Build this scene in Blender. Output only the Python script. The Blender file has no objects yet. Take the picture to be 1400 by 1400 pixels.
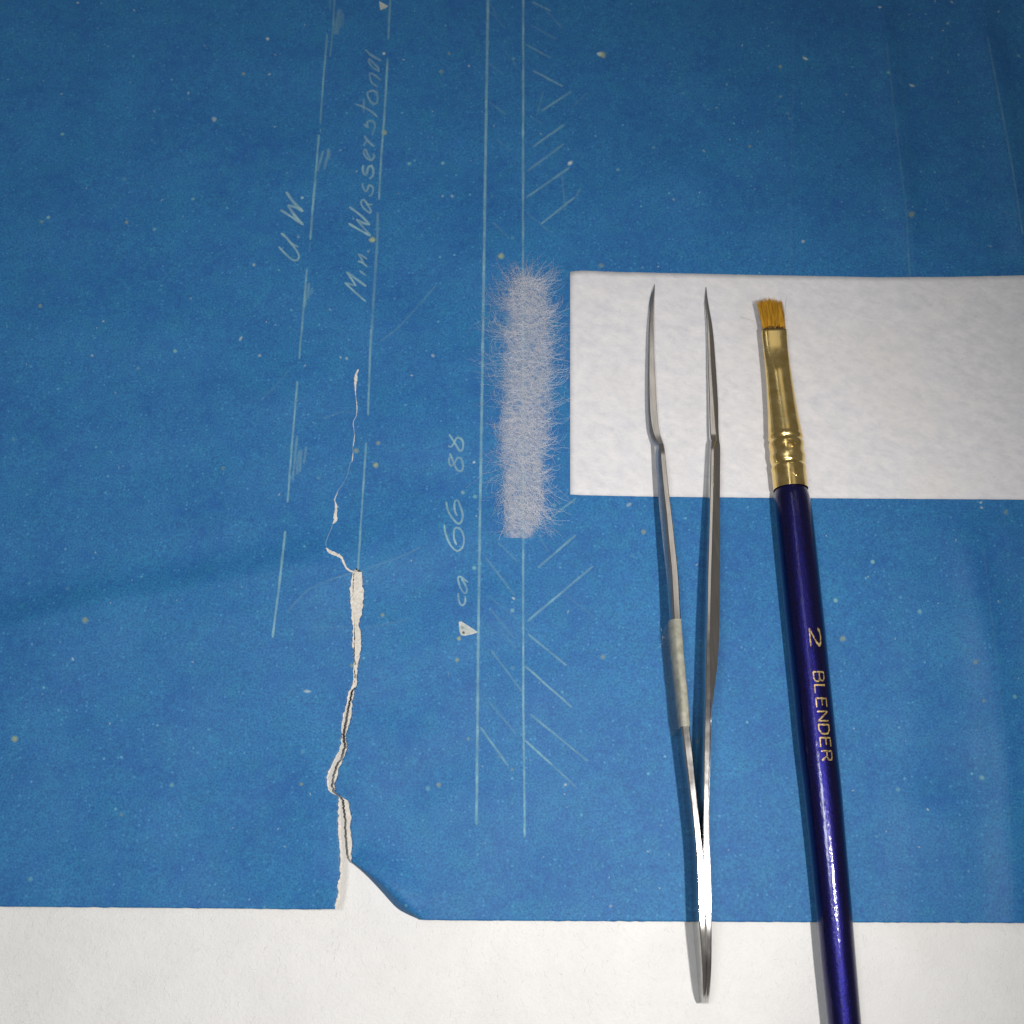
import bpy, bmesh, math, random
import numpy as np
from mathutils import Vector, noise as mnoise

random.seed(7)
rng = np.random.default_rng(7)
scene = bpy.context.scene
COL = scene.collection
MM = 0.001

# ------------------------------------------------------------------ camera
CAM_H = 0.223                       # lens height over the sheet
TILT = math.radians(19.2)           # away from straight down
FPX = 1522.0                        # focal length in 1400-px units
cam_d = bpy.data.cameras.new('camera')
cam = bpy.data.objects.new('camera', cam_d)
COL.objects.link(cam)
cam.location = (0, 0, CAM_H)
cam.rotation_euler = (TILT, 0, 0)
cam_d.sensor_width = 36.0
cam_d.lens = 36.0 * FPX / 1400.0
cam_d.clip_start = 0.005
cam_d.clip_end = 20.0
cam_d.dof.use_dof = True
cam_d.dof.focus_distance = 0.231
cam_d.dof.aperture_fstop = 27.0
scene.camera = cam

# ------------------------------------------------------------------ world and lamps
world = bpy.data.worlds.new('World')
scene.world = world
world.use_nodes = True
bg = world.node_tree.nodes['Background']
bg.inputs['Color'].default_value = (1.0, 0.95, 0.90, 1)
bg.inputs['Strength'].default_value = 0.13

# the small lamp beside the lens: neutral, casts the shadows that fall to the left
fl = bpy.data.lights.new('flash_lamp', 'SPOT')      # an LED with a directed beam
fl.spot_size = math.radians(90)
fl.spot_blend = 1.0
fl.energy = 1.98
fl.shadow_soft_size = 0.004
fl.color = (1.0, 0.97, 0.945)
flo = bpy.data.objects.new('flash_lamp', fl)
flo.location = (0.065, -0.002, 0.227)
flo.rotation_euler = (Vector((-0.028, 0.040, 0)) - Vector(flo.location)).to_track_quat('-Z', 'Y').to_euler()
COL.objects.link(flo)
# the tube on the ceiling, left: cooler, casts the narrow shadows that fall to the right
tl = bpy.data.lights.new('tube_lamp', 'AREA')
tl.shape = 'RECTANGLE'
tl.size = 0.14
tl.size_y = 1.6
tl.energy = 1.7
tl.color = (0.90, 0.95, 1.0)
tlo = bpy.data.objects.new('tube_lamp', tl)
tlo.location = (-0.36, 0.25, 1.5)
tlo.rotation_euler = (0, math.radians(-12.8), 0)
COL.objects.link(tlo)

# added cool fill, unseen: lifts the shadows and brightens the left middle
dl = bpy.data.lights.new('fill_lamp', 'AREA')
dl.shape = 'RECTANGLE'
dl.size = 0.05
dl.size_y = 0.12
dl.energy = 0.62
dl.color = (0.90, 0.95, 1.0)
dlo = bpy.data.objects.new('fill_lamp', dl)
dlo.location = (-0.12, 0.03, 0.5)
dlo.rotation_euler = (Vector((-0.03, 0.06, 0)) - Vector(dlo.location)).to_track_quat('-Z', 'Y').to_euler()
COL.objects.link(dlo)
# added unseen area lamp, placed for the pale sheen on upward metal faces
pl = bpy.data.lights.new('sheen_panel', 'AREA')
pl.shape = 'SQUARE'
pl.size = 0.55
pl.energy = 0.55
pl.color = (1.0, 0.95, 0.88)
plo = bpy.data.objects.new('sheen_panel', pl)
plo.location = (0.34, 0.92, 1.5)
COL.objects.link(plo)

vs = scene.view_settings
vs.view_transform = 'Standard'
vs.look = 'None'
vs.exposure = 0.06
vs.gamma = 1.0
vs.use_curve_mapping = False

# ------------------------------------------------------------------ helpers
CT, ST = math.cos(TILT), math.sin(TILT)

def at(u, v, z=0.0):
    """point of the table plane (height z, metres) for sheet coordinates u, v"""
    a = (u - 700.0) / FPX
    b = (700.0 - v) / FPX
    dx, dy, dz = a, b * CT + ST, b * ST - CT
    t = (z - CAM_H) / dz
    return Vector((dx * t, dy * t, z))

def pix(x, y, z=0.0):
    zc = y * ST + (CAM_H - z) * CT
    yc = y * CT - (CAM_H - z) * ST
    return 700.0 + FPX * x / zc, 700.0 - FPX * yc / zc

def px_size(p):
    """metres covered by one sheet unit at point p"""
    return (p.y * ST + (CAM_H - p.z) * CT) / FPX

def sstep(a, b, x):
    t = min(1.0, max(0.0, (x - a) / (b - a)))
    return t * t * (3 - 2 * t)

def lerp_tab(tab, x):
    if x <= tab[0][0]:
        return tab[0][1]
    for (a, p), (b, q) in zip(tab, tab[1:]):
        if x <= b:
            return p + (q - p) * (x - a) / (b - a)
    return tab[-1][1]

def seg_dist(px, py, pts):
    """distance to a polyline and the share of its length reached"""
    best, tt = 1e9, 0.0
    n = len(pts) - 1
    for i in range(n):
        ax, ay = pts[i]; bx, by = pts[i + 1]
        dx, dy = bx - ax, by - ay
        t = ((px - ax) * dx + (py - ay) * dy) / (dx * dx + dy * dy)
        t = min(1, max(0, t))
        d = math.hypot(px - ax - dx * t, py - ay - dy * t)
        if d < best:
            best, tt = d, (i + t) / n
    return best, tt

CREASES = [  # polyline, height mm, half width
    ([(1195, -60), (1208, 40), (1222, 150), (1236, 270), (1246, 380), (1255, 520)], 1.3, 19),
    ([(1330, -60), (1346, 40), (1366, 130), (1384, 240), (1400, 330), (1410, 420), (1425, 560)], 1.9, 20),
    ([(1300, 640), (1335, 800), (1362, 960), (1378, 1120), (1386, 1262), (1390, 1340)], 1.2, 24),
    ([(392, 838), (415, 812), (440, 797), (484, 783), (510, 776), (545, 762), (575, 748)], 0.12, 9),
    ([(425, 858), (470, 857), (505, 857), (560, 845)], 0.08, 8),
    ([(1085, -60), (1078, 400)], 0.5, 28),
    ([(960, -60), (955, 330)], 0.45, 30),
    ([(150, 560), (330, 530), (470, 560)], 0.25, 26),
]
FOLD = [(480, 1178), (498, 1188), (523, 1203), (546, 1221), (564, 1241), (576, 1257.5)]
FOLD_OUT = [(480, 1178), (500, 1196), (520, 1217), (541, 1240), (556, 1249.5), (574, 1257.5)]

def sheet_z(u, v, right=None):
    """height of the blueprint, metres"""
    z = 0.10 + 0.05 * math.sin(u * 0.0061 + 1.3) * math.cos(v * 0.0053 + 0.4)
    z += 0.06 * (mnoise.noise(Vector((u * 0.006, v * 0.006, 3.1))))
    flat = 1 - 0.95 * sstep(730, 790, u) * sstep(310, 372, v) * (1 - sstep(676, 740, v))      # pressed flat under the tissue
    tool = 1 - 0.9 * sstep(700, 860, u) * (1 - sstep(1190, 1260, u)) * sstep(250, 370, v)
    z += min(tool, flat) * (0.55 + 0.80 * mnoise.noise(Vector((u * 0.0075, v * 0.010, 9.1))) + 0.26 * mnoise.noise(Vector((u * 0.016, v * 0.019, 4.7))))
    for pts, h, w in CREASES:
        xs = [p[0] for p in pts]; ys = [p[1] for p in pts]
        if min(xs) - 3 * w < u < max(xs) + 3 * w and min(ys) - 3 * w < v < max(ys) + 3 * w:
            d, t = seg_dist(u, v, pts)
            z += h * math.exp(-(d / w) ** 2) * min(1.0, 6 * t, 6 * (1 - t)) * flat
    # the broad fold left of the tear: steep on its far side, running out slowly towards the near edge
    fd = v - lerp_tab([(-400, 915), (0, 866), (130, 828), (300, 800), (400, 778), (490, 768), (700, 745)], u)
    fa_ = 2.1 * sstep(-420, 60, u) * (1 - sstep(400, 500, u)) + 0.4 * sstep(420, 500, u) * (1 - sstep(520, 680, u))
    z += fa_ * math.exp(-(fd / (30.0 if fd < 0 else 170.0)) ** 2)
    if right is None:
        right = u > 472
    if not right:
        z += 1.9 * math.exp(-((u - 468) / 85.0) ** 2) * sstep(880, 1150, v)
    else:
        z += 0.25 * math.exp(-((u - 480) / 40.0) ** 2) * sstep(780, 860, v) * (1 - sstep(1060, 1110, v))
        if v > 1060 and u < 760:
            d, t = seg_dist(u, v, FOLD)
            z += 1.7 * math.exp(-(d / 36.0) ** 2) * math.sin(math.pi * min(1, max(0, t))) ** 0.8 if abs(d) < 200 else 0
    return z * MM

def on_sheet(u, v, lift=0.03, right=None):
    z = sheet_z(u, v, right) + lift * MM
    p = at(u, v, z)
    return p

def link_mesh(name, verts, faces, mat, parent=None, smooth=True, attr=None, mats=None):
    me = bpy.data.meshes.new(name)
    me.from_pydata([tuple(v) for v in verts], [], faces)
    if smooth:
        me.polygons.foreach_set('use_smooth', [True] * len(me.polygons))
    if attr is not None:
        a = me.attributes.new('ink', 'FLOAT', 'POINT')
        a.data.foreach_set('value', np.asarray(attr, dtype=np.float32))
    for m in (mats or [mat]):
        me.materials.append(m)
    me.update()
    o = bpy.data.objects.new(name, me)
    COL.objects.link(o)
    if parent is not None:
        o.parent = parent
    return o

def tag(o, label=None, cat=None, group=None, kind=None):
    if label: o['label'] = label
    if cat: o['category'] = cat
    if group: o['group'] = group
    if kind: o['kind'] = kind
    return o

def empty(name, loc=(0, 0, 0)):
    o = bpy.data.objects.new(name, None)
    o.empty_display_size = 0.01
    COL.objects.link(o)
    return o

def catmull(pts, step):
    """smooth 2D/3D polyline, resampled"""
    P = [np.array(p, float) for p in pts]
    if len(P) == 2:
        n = max(2, int(np.linalg.norm(P[1] - P[0]) / step) + 1)
        return [P[0] + (P[1] - P[0]) * i / (n - 1) for i in range(n)]
    P = [2 * P[0] - P[1]] + P + [2 * P[-1] - P[-2]]
    out = []
    for i in range(1, len(P) - 2):
        a, b, c, d = P[i - 1:i + 3]
        n = max(2, int(np.linalg.norm(c - b) / step))
        for k in range(n):
            t = k / n
            out.append(0.5 * (2 * b + (c - a) * t + (2 * a - 5 * b + 4 * c - d) * t * t + (3 * b - a - 3 * c + d) * t ** 3))
    out.append(P[-2])
    return out

class Ribbon:
    """flat ink strokes lying on the sheet; 4 vertices across, soft rim"""
    def __init__(self):
        self.v, self.f, self.a = [], [], []
    def stroke(self, pts, w=4.0, s=0.8, lift=0.045, wob=0.35, fade=0.0, smooth=True, place=None):
        c = catmull(pts, 3.0) if smooth else [np.array(p, float) for p in pts]
        n = len(c)
        base = len(self.v)
        ph = random.random() * 50
        for i, p in enumerate(c):
            q = c[min(n - 1, i + 1)] - c[max(0, i - 1)]
            L = np.linalg.norm(q) or 1
            nx, ny = -q[1] / L, q[0] / L
            k = i / max(1, n - 1)
            nn = mnoise.noise(Vector((p[0] * 0.11 + ph, p[1] * 0.11, ph)))
            ww = w * (1 + 0.32 * nn) * 0.49
            if i in (0, n - 1): ww *= 0.6
            st = 0.86 * s * (1 + 0.5 * mnoise.noise(Vector((p[0] * 0.05, p[1] * 0.05, ph + 9))))
            if fade: st *= 1 - fade * k
            jx = wob * mnoise.noise(Vector((ph, p[1] * 0.05, p[0] * 0.05)))
            for off, al in ((-1.25, 0.0), (-0.5, 1.0), (0.5, 1.0), (1.25, 0.0)):
                u, vv = p[0] + nx * (ww * off + jx), p[1] + ny * (ww * off + jx)
                self.v.append(place(u, vv) if place else on_sheet(u, vv, lift))
                self.a.append(0.0 if al == 0 else st)
        for i in range(n - 1):
            for j in range(3):
                b = base + i * 4 + j
                self.f.append((b, b + 1, b + 5, b + 4))
    def blob(self, u, v, r, s=0.9, lift=0.035, n=10, asp=1.0, ang=0.0):
        base = len(self.v)
        self.v.append(on_sheet(u, v, lift)); self.a.append(s)
        ph = random.random() * 30
        for rr, al in ((0.55, s), (1.25, 0.0)):
            for i in range(n):
                t = 2 * math.pi * i / n
                q = r * rr * (1 + 0.3 * mnoise.noise(Vector((math.cos(t), math.sin(t), ph))))
                x, y = q * math.cos(t) * asp, q * math.sin(t)
                x, y = x * math.cos(ang) - y * math.sin(ang), x * math.sin(ang) + y * math.cos(ang)
                self.v.append(on_sheet(u + x, v + y, lift)); self.a.append(al)
        for i in range(n):
            j = (i + 1) % n
            self.f.append((base, base + 1 + i, base + 1 + j))
            self.f.append((base + 1 + i, base + 1 + n + i, base + 1 + n + j, base + 1 + j))
    def poly(self, pts, s=1.0, lift=0.04):
        base = len(self.v)
        for u, v in pts:
            self.v.append(on_sheet(u, v, lift)); self.a.append(s)
        self.f.append(tuple(range(base, base + len(pts))))
    def build(self, name, mat, parent, **kw):
        return link_mesh(name, self.v, self.f, mat, parent, attr=self.a)

class Fibres:
    """thin three-sided tubes"""
    def __init__(self):
        self.v, self.f = [], []
    def add(self, pts, r0, r1=None):
        if r1 is None: r1 = r0
        n = len(pts)
        base = len(self.v)
        P = np.array(pts, float)
        T = np.gradient(P, axis=0)
        T /= np.linalg.norm(T, axis=1)[:, None] + 1e-12
        up = np.array([0.13, 0.21, 0.97])
        S = np.cross(T, up); S /= np.linalg.norm(S, axis=1)[:, None] + 1e-12
        U = np.cross(S, T)
        for i in range(n):
            r = r0 + (r1 - r0) * i / (n - 1)
            for k in range(3):
                a = 2.0944 * k
                self.v.append(P[i] + r * (math.cos(a) * S[i] + math.sin(a) * U[i]))
        for i in range(n - 1):
            for k in range(3):
                a, b = base + i * 3 + k, base + i * 3 + (k + 1) % 3
                self.f.append((a, b, b + 3, a + 3))
    def build(self, name, mat, parent):
        return link_mesh(name, self.v, self.f, mat, parent)

# ------------------------------------------------------------------ materials
def new_mat(name):
    m = bpy.data.materials.new(name)
    m.use_nodes = True
    nt = m.node_tree
    b = nt.nodes['Principled BSDF']
    return m, nt, b

def N(nt, typ, **kw):
    n = nt.nodes.new(typ)
    for k, v in kw.items():
        if k in n.inputs:
            n.inputs[k].default_value = v
        else:
            setattr(n, k, v)
    return n

def tex_noise(nt, scale, detail=4, rough=0.6, stretch=None, rot=0.0, dist=0.0):
    tc = N(nt, 'ShaderNodeTexCoord')
    out = tc.outputs['Object']
    if stretch or rot:
        mp = N(nt, 'ShaderNodeMapping')
        mp.inputs['Rotation'].default_value = (0, 0, rot)
        nt.links.new(out, mp.inputs['Vector'])
        mp2 = N(nt, 'ShaderNodeMapping')
        mp2.inputs['Scale'].default_value = stretch or (1, 1, 1)
        nt.links.new(mp.outputs[0], mp2.inputs['Vector'])
        out = mp2.outputs[0]
    n = N(nt, 'ShaderNodeTexNoise', Scale=scale, Detail=detail, Roughness=rough, Distortion=dist)
    nt.links.new(out, n.inputs['Vector'])
    return n.outputs['Fac']

def ramp(nt, fac, stops):
    r = N(nt, 'ShaderNodeValToRGB')
    e = r.color_ramp.elements
    while len(e) < len(stops): e.new(0.5)
    for el, (p, c) in zip(e, stops):
        el.position = p
        el.color = c if len(c) == 4 else (*c, 1)
    nt.links.new(fac, r.inputs['Fac'])
    return r.outputs['Color']

def g(x): return (x, x, x, 1)

def mix(nt, fac, a, b, mode='MIX'):
    m = N(nt, 'ShaderNodeMix', data_type='RGBA', blend_type=mode)
    if isinstance(fac, (int, float)): m.inputs[0].default_value = fac
    else: nt.links.new(fac, m.inputs[0])
    for idx, s in ((6, a), (7, b)):
        if isinstance(s, tuple): m.inputs[idx].default_value = s if len(s) == 4 else (*s, 1)
        else: nt.links.new(s, m.inputs[idx])
    return m.outputs[2]

def bump(nt, b, h, strength, dist):
    n = N(nt, 'ShaderNodeBump', Strength=strength, Distance=dist)
    nt.links.new(h, n.inputs['Height'])
    nt.links.new(n.outputs[0], b.inputs['Normal'])
    return n

def speck(nt, scale, thr, keep):
    """small scattered dots: voronoi cells, only a share of them kept"""
    tc = N(nt, 'ShaderNodeTexCoord')
    vo = N(nt, 'ShaderNodeTexVoronoi', Scale=scale)
    vo.voronoi_dimensions = '2D'
    nt.links.new(tc.outputs['Object'], vo.inputs['Vector'])
    sep = N(nt, 'ShaderNodeSeparateColor')
    nt.links.new(vo.outputs['Color'], sep.inputs[0])
    near = N(nt, 'ShaderNodeMapRange')
    near.inputs['From Min'].default_value = thr
    near.inputs['From Max'].default_value = thr * 0.35
    nt.links.new(vo.outputs['Distance'], near.inputs['Value'])
    kp = N(nt, 'ShaderNodeMath', operation='LESS_THAN')
    nt.links.new(sep.outputs[0], kp.inputs[0]); kp.inputs[1].default_value = keep
    mul = N(nt, 'ShaderNodeMath', operation='MULTIPLY')
    nt.links.new(near.outputs[0], mul.inputs[0]); nt.links.new(kp.outputs[0], mul.inputs[1])
    mul2 = N(nt, 'ShaderNodeMath', operation='MULTIPLY')
    nt.links.new(mul.outputs[0], mul2.inputs[0]); nt.links.new(sep.outputs[1], mul2.inputs[1])
    return mul2.outputs[0]

# blueprint face: Prussian blue on paper
M_BLUE, nt, b = new_mat('prussian_blue_paper')
big = tex_noise(nt, 55, 5, 0.62)
mid = tex_noise(nt, 420, 4, 0.65)
fine = tex_noise(nt, 2600, 3, 0.7)
fib = tex_noise(nt, 900, 3, 0.7, stretch=(1, 0.22, 1), rot=0.6)
c = ramp(nt, big, [(0.30, (0.012, 0.103, 0.318)), (0.70, (0.021, 0.172, 0.388))])
c = mix(nt, ramp(nt, mid, [(0.36, g(0)), (0.72, g(0.55))]), c, (0.029, 0.212, 0.405))
hue = tex_noise(nt, 260, 3, 0.6)
c = mix(nt, ramp(nt, hue, [(0.50, g(0)), (0.75, g(0.55))]), c, (0.021, 0.190, 0.340))
c = mix(nt, ramp(nt, hue, [(0.25, g(0.45)), (0.45, g(0))]), c, (0.021, 0.116, 0.365))
c = mix(nt, ramp(nt, fine, [(0.32, g(0.85)), (0.58, g(0))]), c, (0.010, 0.072, 0.230))
c = mix(nt, ramp(nt, fine, [(0.56, g(0)), (0.78, g(0.5))]), c, (0.045, 0.232, 0.425))
c = mix(nt, ramp(nt, fib, [(0.58, g(0)), (0.85, g(0.22))]), c, (0.060, 0.240, 0.450))
c = mix(nt, speck(nt, 300, 0.11, 0.05), c, (0.10, 0.32, 0.46))
c = mix(nt, speck(nt, 120, 0.07, 0.08), c, (0.16, 0.36, 0.38))
c = mix(nt, speck(nt, 1100, 0.34, 0.10), c, (0.05, 0.23, 0.45))
nt.links.new(c, b.inputs['Base Color'])
b.inputs['Roughness'].default_value = 0.62
b.inputs['Specular IOR Level'].default_value = 0.35
bump(nt, b, mix(nt, 0.5, fine, mid), 0.35, 0.00006)

M_CORE, nt, b = new_mat('torn_paper_core')
n1 = tex_noise(nt, 1500, 4, 0.7)
nt.links.new(ramp(nt, n1, [(0.3, (0.50, 0.46, 0.40)), (0.7, (0.76, 0.72, 0.65))]), b.inputs['Base Color'])
b.inputs['Roughness'].default_value = 0.9
b.inputs['Specular IOR Level'].default_value = 0.1
bump(nt, b, n1, 0.8, 0.0002)

def ink_mat(name, colour, colour2, lo=0.30, hi=0.62, floor=0.6):
    m, nt, b = new_mat(name)
    at_ = N(nt, 'ShaderNodeAttribute', attribute_name='ink')
    gr = ramp(nt, tex_noise(nt, 2300, 3, 0.7), [(lo, g(floor)), (hi, g(1))])
    gr2 = ramp(nt, tex_noise(nt, 350, 3, 0.6), [(0.3, g(0.7)), (0.65, g(1))])
    mu = N(nt, 'ShaderNodeMath', operation='MULTIPLY', use_clamp=True)
    nt.links.new(at_.outputs['Fac'], mu.inputs[0]); nt.links.new(gr, mu.inputs[1])
    mu2 = N(nt, 'ShaderNodeMath', operation='MULTIPLY', use_clamp=True)
    nt.links.new(mu.outputs[0], mu2.inputs[0]); nt.links.new(gr2, mu2.inputs[1])
    nt.links.new(mix(nt, gr2, colour2, colour), b.inputs['Base Color'])
    b.inputs['Roughness'].default_value = 0.7
    b.inputs['Specular IOR Level'].default_value = 0.2
    nt.links.new(mu2.outputs[0], b.inputs['Alpha'])
    return m

M_INK = ink_mat('blueprint_line_white', (0.24, 0.47, 0.58), (0.18, 0.40, 0.50))
M_INKW = ink_mat('blueprint_letter_white', (0.32, 0.53, 0.59), (0.24, 0.47, 0.53))
M_SPOT = ink_mat('yellowed_fleck', (0.40, 0.48, 0.28), (0.28, 0.45, 0.40), floor=0.6)
M_DUST = ink_mat('pale_fleck', (0.50, 0.62, 0.64), (0.36, 0.54, 0.60), floor=0.6)
M_MARK = ink_mat('mark_white', (0.60, 0.62, 0.55), (0.50, 0.58, 0.55), floor=0.75)
M_WEAR = ink_mat('crease_wear', (0.16, 0.36, 0.54), (0.12, 0.30, 0.50))
M_DARK = ink_mat('dark_pit', (0.08, 0.08, 0.07), (0.08, 0.08, 0.07), floor=0.8)

M_FELT, nt, b = new_mat('white_felt')
n1 = tex_noise(nt, 60, 5, 0.6)
n2 = tex_noise(nt, 700, 4, 0.7)
n3 = tex_noise(nt, 2400, 2, 0.7)
c = ramp(nt, n1, [(0.3, (0.67, 0.66, 0.64)), (0.7, (0.74, 0.73, 0.71))])
c = mix(nt, ramp(nt, n2, [(0.3, g(0.25)), (0.6, g(0))]), c, (0.62, 0.61, 0.595))
nt.links.new(c, b.inputs['Base Color'])
b.inputs['Roughness'].default_value = 0.55
b.inputs['Specular IOR Level'].default_value = 0.4
b.inputs['Sheen Weight'].default_value = 0.25
n4 = tex_noise(nt, 180, 3, 0.6)
bump(nt, b, mix(nt, 0.4, mix(nt, 0.45, n2, n3), n4), 0.6, 0.0006)

M_FELTF, nt, b = new_mat('felt_fibre')
b.inputs['Base Color'].default_value = (0.86, 0.85, 0.84, 1)
b.inputs['Roughness'].default_value = 0.22
b.inputs['Specular IOR Level'].default_value = 0.6

# white long-fibred tissue
M_TISSUE, nt, b = new_mat('mending_tissue')
n1 = tex_noise(nt, 300, 8, 0.8, stretch=(0.75, 1.1, 1), rot=0.35)
n2 = tex_noise(nt, 520, 4, 0.7, stretch=(0.6, 1.15, 1), rot=0.5)
n3 = tex_noise(nt, 650, 4, 0.7, stretch=(0.45, 1.3, 1), rot=-0.55)
n4 = tex_noise(nt, 40, 3, 0.5)
c = ramp(nt, n1, [(0.30, (0.57, 0.57, 0.60)), (0.62, (0.72, 0.70, 0.70))])
c = mix(nt, ramp(nt, n2, [(0.30, g(0.45)), (0.52, g(0))]), c, (0.50, 0.505, 0.535))
c = mix(nt, ramp(nt, n3, [(0.55, g(0)), (0.75, g(0.45))]), c, (0.72, 0.705, 0.69))
c = mix(nt, ramp(nt, n4, [(0.5, g(0)), (0.8, g(0.5))]), c, (0.66, 0.63, 0.575))
nt.links.new(c, b.inputs['Base Color'])
b.inputs['Roughness'].default_value = 0.75
b.inputs['Specular IOR Level'].default_value = 0.25
bump(nt, b, mix(nt, 0.5, n2, n3), 0.25, 0.0001)

M_TFIB, nt, b = new_mat('tissue_fibre')
b.inputs['Base Color'].default_value = (0.80, 0.785, 0.78, 1)
b.inputs['Roughness'].default_value = 0.5

M_MAT, nt, b = new_mat('fibre_mat')
n1 = tex_noise(nt, 1300, 4, 0.75, stretch=(0.6, 1.2, 1), rot=0.5)
n2 = tex_noise(nt, 160, 4, 0.7)
at_ = N(nt, 'ShaderNodeAttribute', attribute_name='ink')
a1 = ramp(nt, n1, [(0.36, g(0.08)), (0.64, g(0.58))])
a2 = ramp(nt, n2, [(0.3, g(0.65)), (0.6, g(1))])
mu = N(nt, 'ShaderNodeMath', operation='MULTIPLY', use_clamp=True)
nt.links.new(a1, mu.inputs[0]); nt.links.new(a2, mu.inputs[1])
mu2 = N(nt, 'ShaderNodeMath', operation='MULTIPLY', use_clamp=True)
nt.links.new(mu.outputs[0], mu2.inputs[0]); nt.links.new(at_.outputs['Fac'], mu2.inputs[1])
nt.links.new(mu2.outputs[0], b.inputs['Alpha'])
b.inputs['Base Color'].default_value = (0.60, 0.61, 0.65, 1)
b.inputs['Roughness'].default_value = 0.8

M_HAIR, nt, b = new_mat('torn_tissue_fibre')
b.inputs['Base Color'].default_value = (0.75, 0.76, 0.81, 1)
b.inputs['Roughness'].default_value = 0.5
b.inputs['Specular IOR Level'].default_value = 0.4

M_STEEL, nt, b = new_mat('brushed_steel')
n1 = tex_noise(nt, 1800, 3, 0.6, stretch=(1, 0.06, 1))
n2 = tex_noise(nt, 250, 4, 0.6)
nt.links.new(ramp(nt, n1, [(0.3, (0.53, 0.515, 0.495)), (0.7, (0.69, 0.675, 0.65))]), b.inputs['Base Color'])
b.inputs['Metallic'].default_value = 1.0
nt.links.new(ramp(nt, n2, [(0.3, g(0.11)), (0.7, g(0.20))]), b.inputs['Roughness'])
bump(nt, b, n1, 0.12, 0.00006)

M_TAPE, nt, b = new_mat('aged_tape')
n1 = tex_noise(nt, 700, 4, 0.6)
nt.links.new(ramp(nt, n1, [(0.3, (0.22, 0.215, 0.165)), (0.7, (0.38, 0.365, 0.29))]), b.inputs['Base Color'])
b.inputs['Roughness'].default_value = 0.38
at_ = N(nt, 'ShaderNodeAttribute', attribute_name='ink')
nt.links.new(at_.outputs['Fac'], b.inputs['Alpha'])
bump(nt, b, n1, 0.4, 0.0002)

M_GOLD, nt, b = new_mat('gilt_brass')
n1 = tex_noise(nt, 500, 4, 0.6)
n2 = tex_noise(nt, 1500, 2, 0.6, stretch=(1, 0.1, 1))
nt.links.new(ramp(nt, n1, [(0.3, (0.78, 0.55, 0.18)), (0.7, (0.94, 0.73, 0.33))]), b.inputs['Base Color'])
b.inputs['Metallic'].default_value = 1.0
nt.links.new(ramp(nt, n1, [(0.3, g(0.16)), (0.7, g(0.28))]), b.inputs['Roughness'])
bump(nt, b, n2, 0.12, 0.0001)

M_NAVY, nt, b = new_mat('navy_flake_lacquer')
n1 = tex_noise(nt, 3600, 2, 0.8)
n2 = tex_noise(nt, 900, 3, 0.6, stretch=(1, 0.25, 1), rot=-0.1)
c = ramp(nt, n1, [(0.35, (0.0015, 0.0011, 0.025)), (0.68, (0.010, 0.0072, 0.135))])
c = mix(nt, ramp(nt, n2, [(0.45, g(0)), (0.75, g(0.5))]), c, (0.006, 0.008, 0.11))
nt.links.new(c, b.inputs['Base Color'])
b.inputs['Metallic'].default_value = 0.9
b.inputs['Roughness'].default_value = 0.36
b.inputs['Coat Weight'].default_value = 0.7
b.inputs['Coat Roughness'].default_value = 0.10
bn = bump(nt, b, mix(nt, 0.5, n1, n2), 0.8, 0.00015)
n3 = tex_noise(nt, 1500, 3, 0.7, stretch=(1, 0.35, 1), rot=-0.1)
cb = N(nt, 'ShaderNodeBump', Strength=0.5, Distance=0.00010)
nt.links.new(n3, cb.inputs['Height'])
nt.links.new(cb.outputs[0], b.inputs['Coat Normal'])

M_GILT, nt, b = new_mat('gilt_print')
n1 = tex_noise(nt, 1500, 3, 0.6)
nt.links.new(ramp(nt, n1, [(0.3, (0.26, 0.16, 0.04)), (0.7, (0.66, 0.48, 0.20))]), b.inputs['Base Color'])
b.inputs['Metallic'].default_value = 0.35
b.inputs['Roughness'].default_value = 0.45
nt.links.new(ramp(nt, tex_noise(nt, 2200, 3, 0.7), [(0.36, g(0.15)), (0.50, g(1))]), b.inputs['Alpha'])

M_BRIST, nt, b = new_mat('amber_bristle')
oi = tex_noise(nt, 1300, 3, 0.7, stretch=(1, 0.08, 1))
nt.links.new(ramp(nt, oi, [(0.3, (0.40, 0.16, 0.010)), (0.65, (0.85, 0.50, 0.045))]), b.inputs['Base Color'])
b.inputs['Roughness'].default_value = 0.38
M_BROOT, nt, b = new_mat('bristle_root')
b.inputs['Base Color'].default_value = (0.09, 0.035, 0.012, 1)
b.inputs['Roughness'].default_value = 0.5
M_STRAY, nt, b = new_mat('stray_hair')
b.inputs['Base Color'].default_value = (0.20, 0.14, 0.09, 1)

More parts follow.
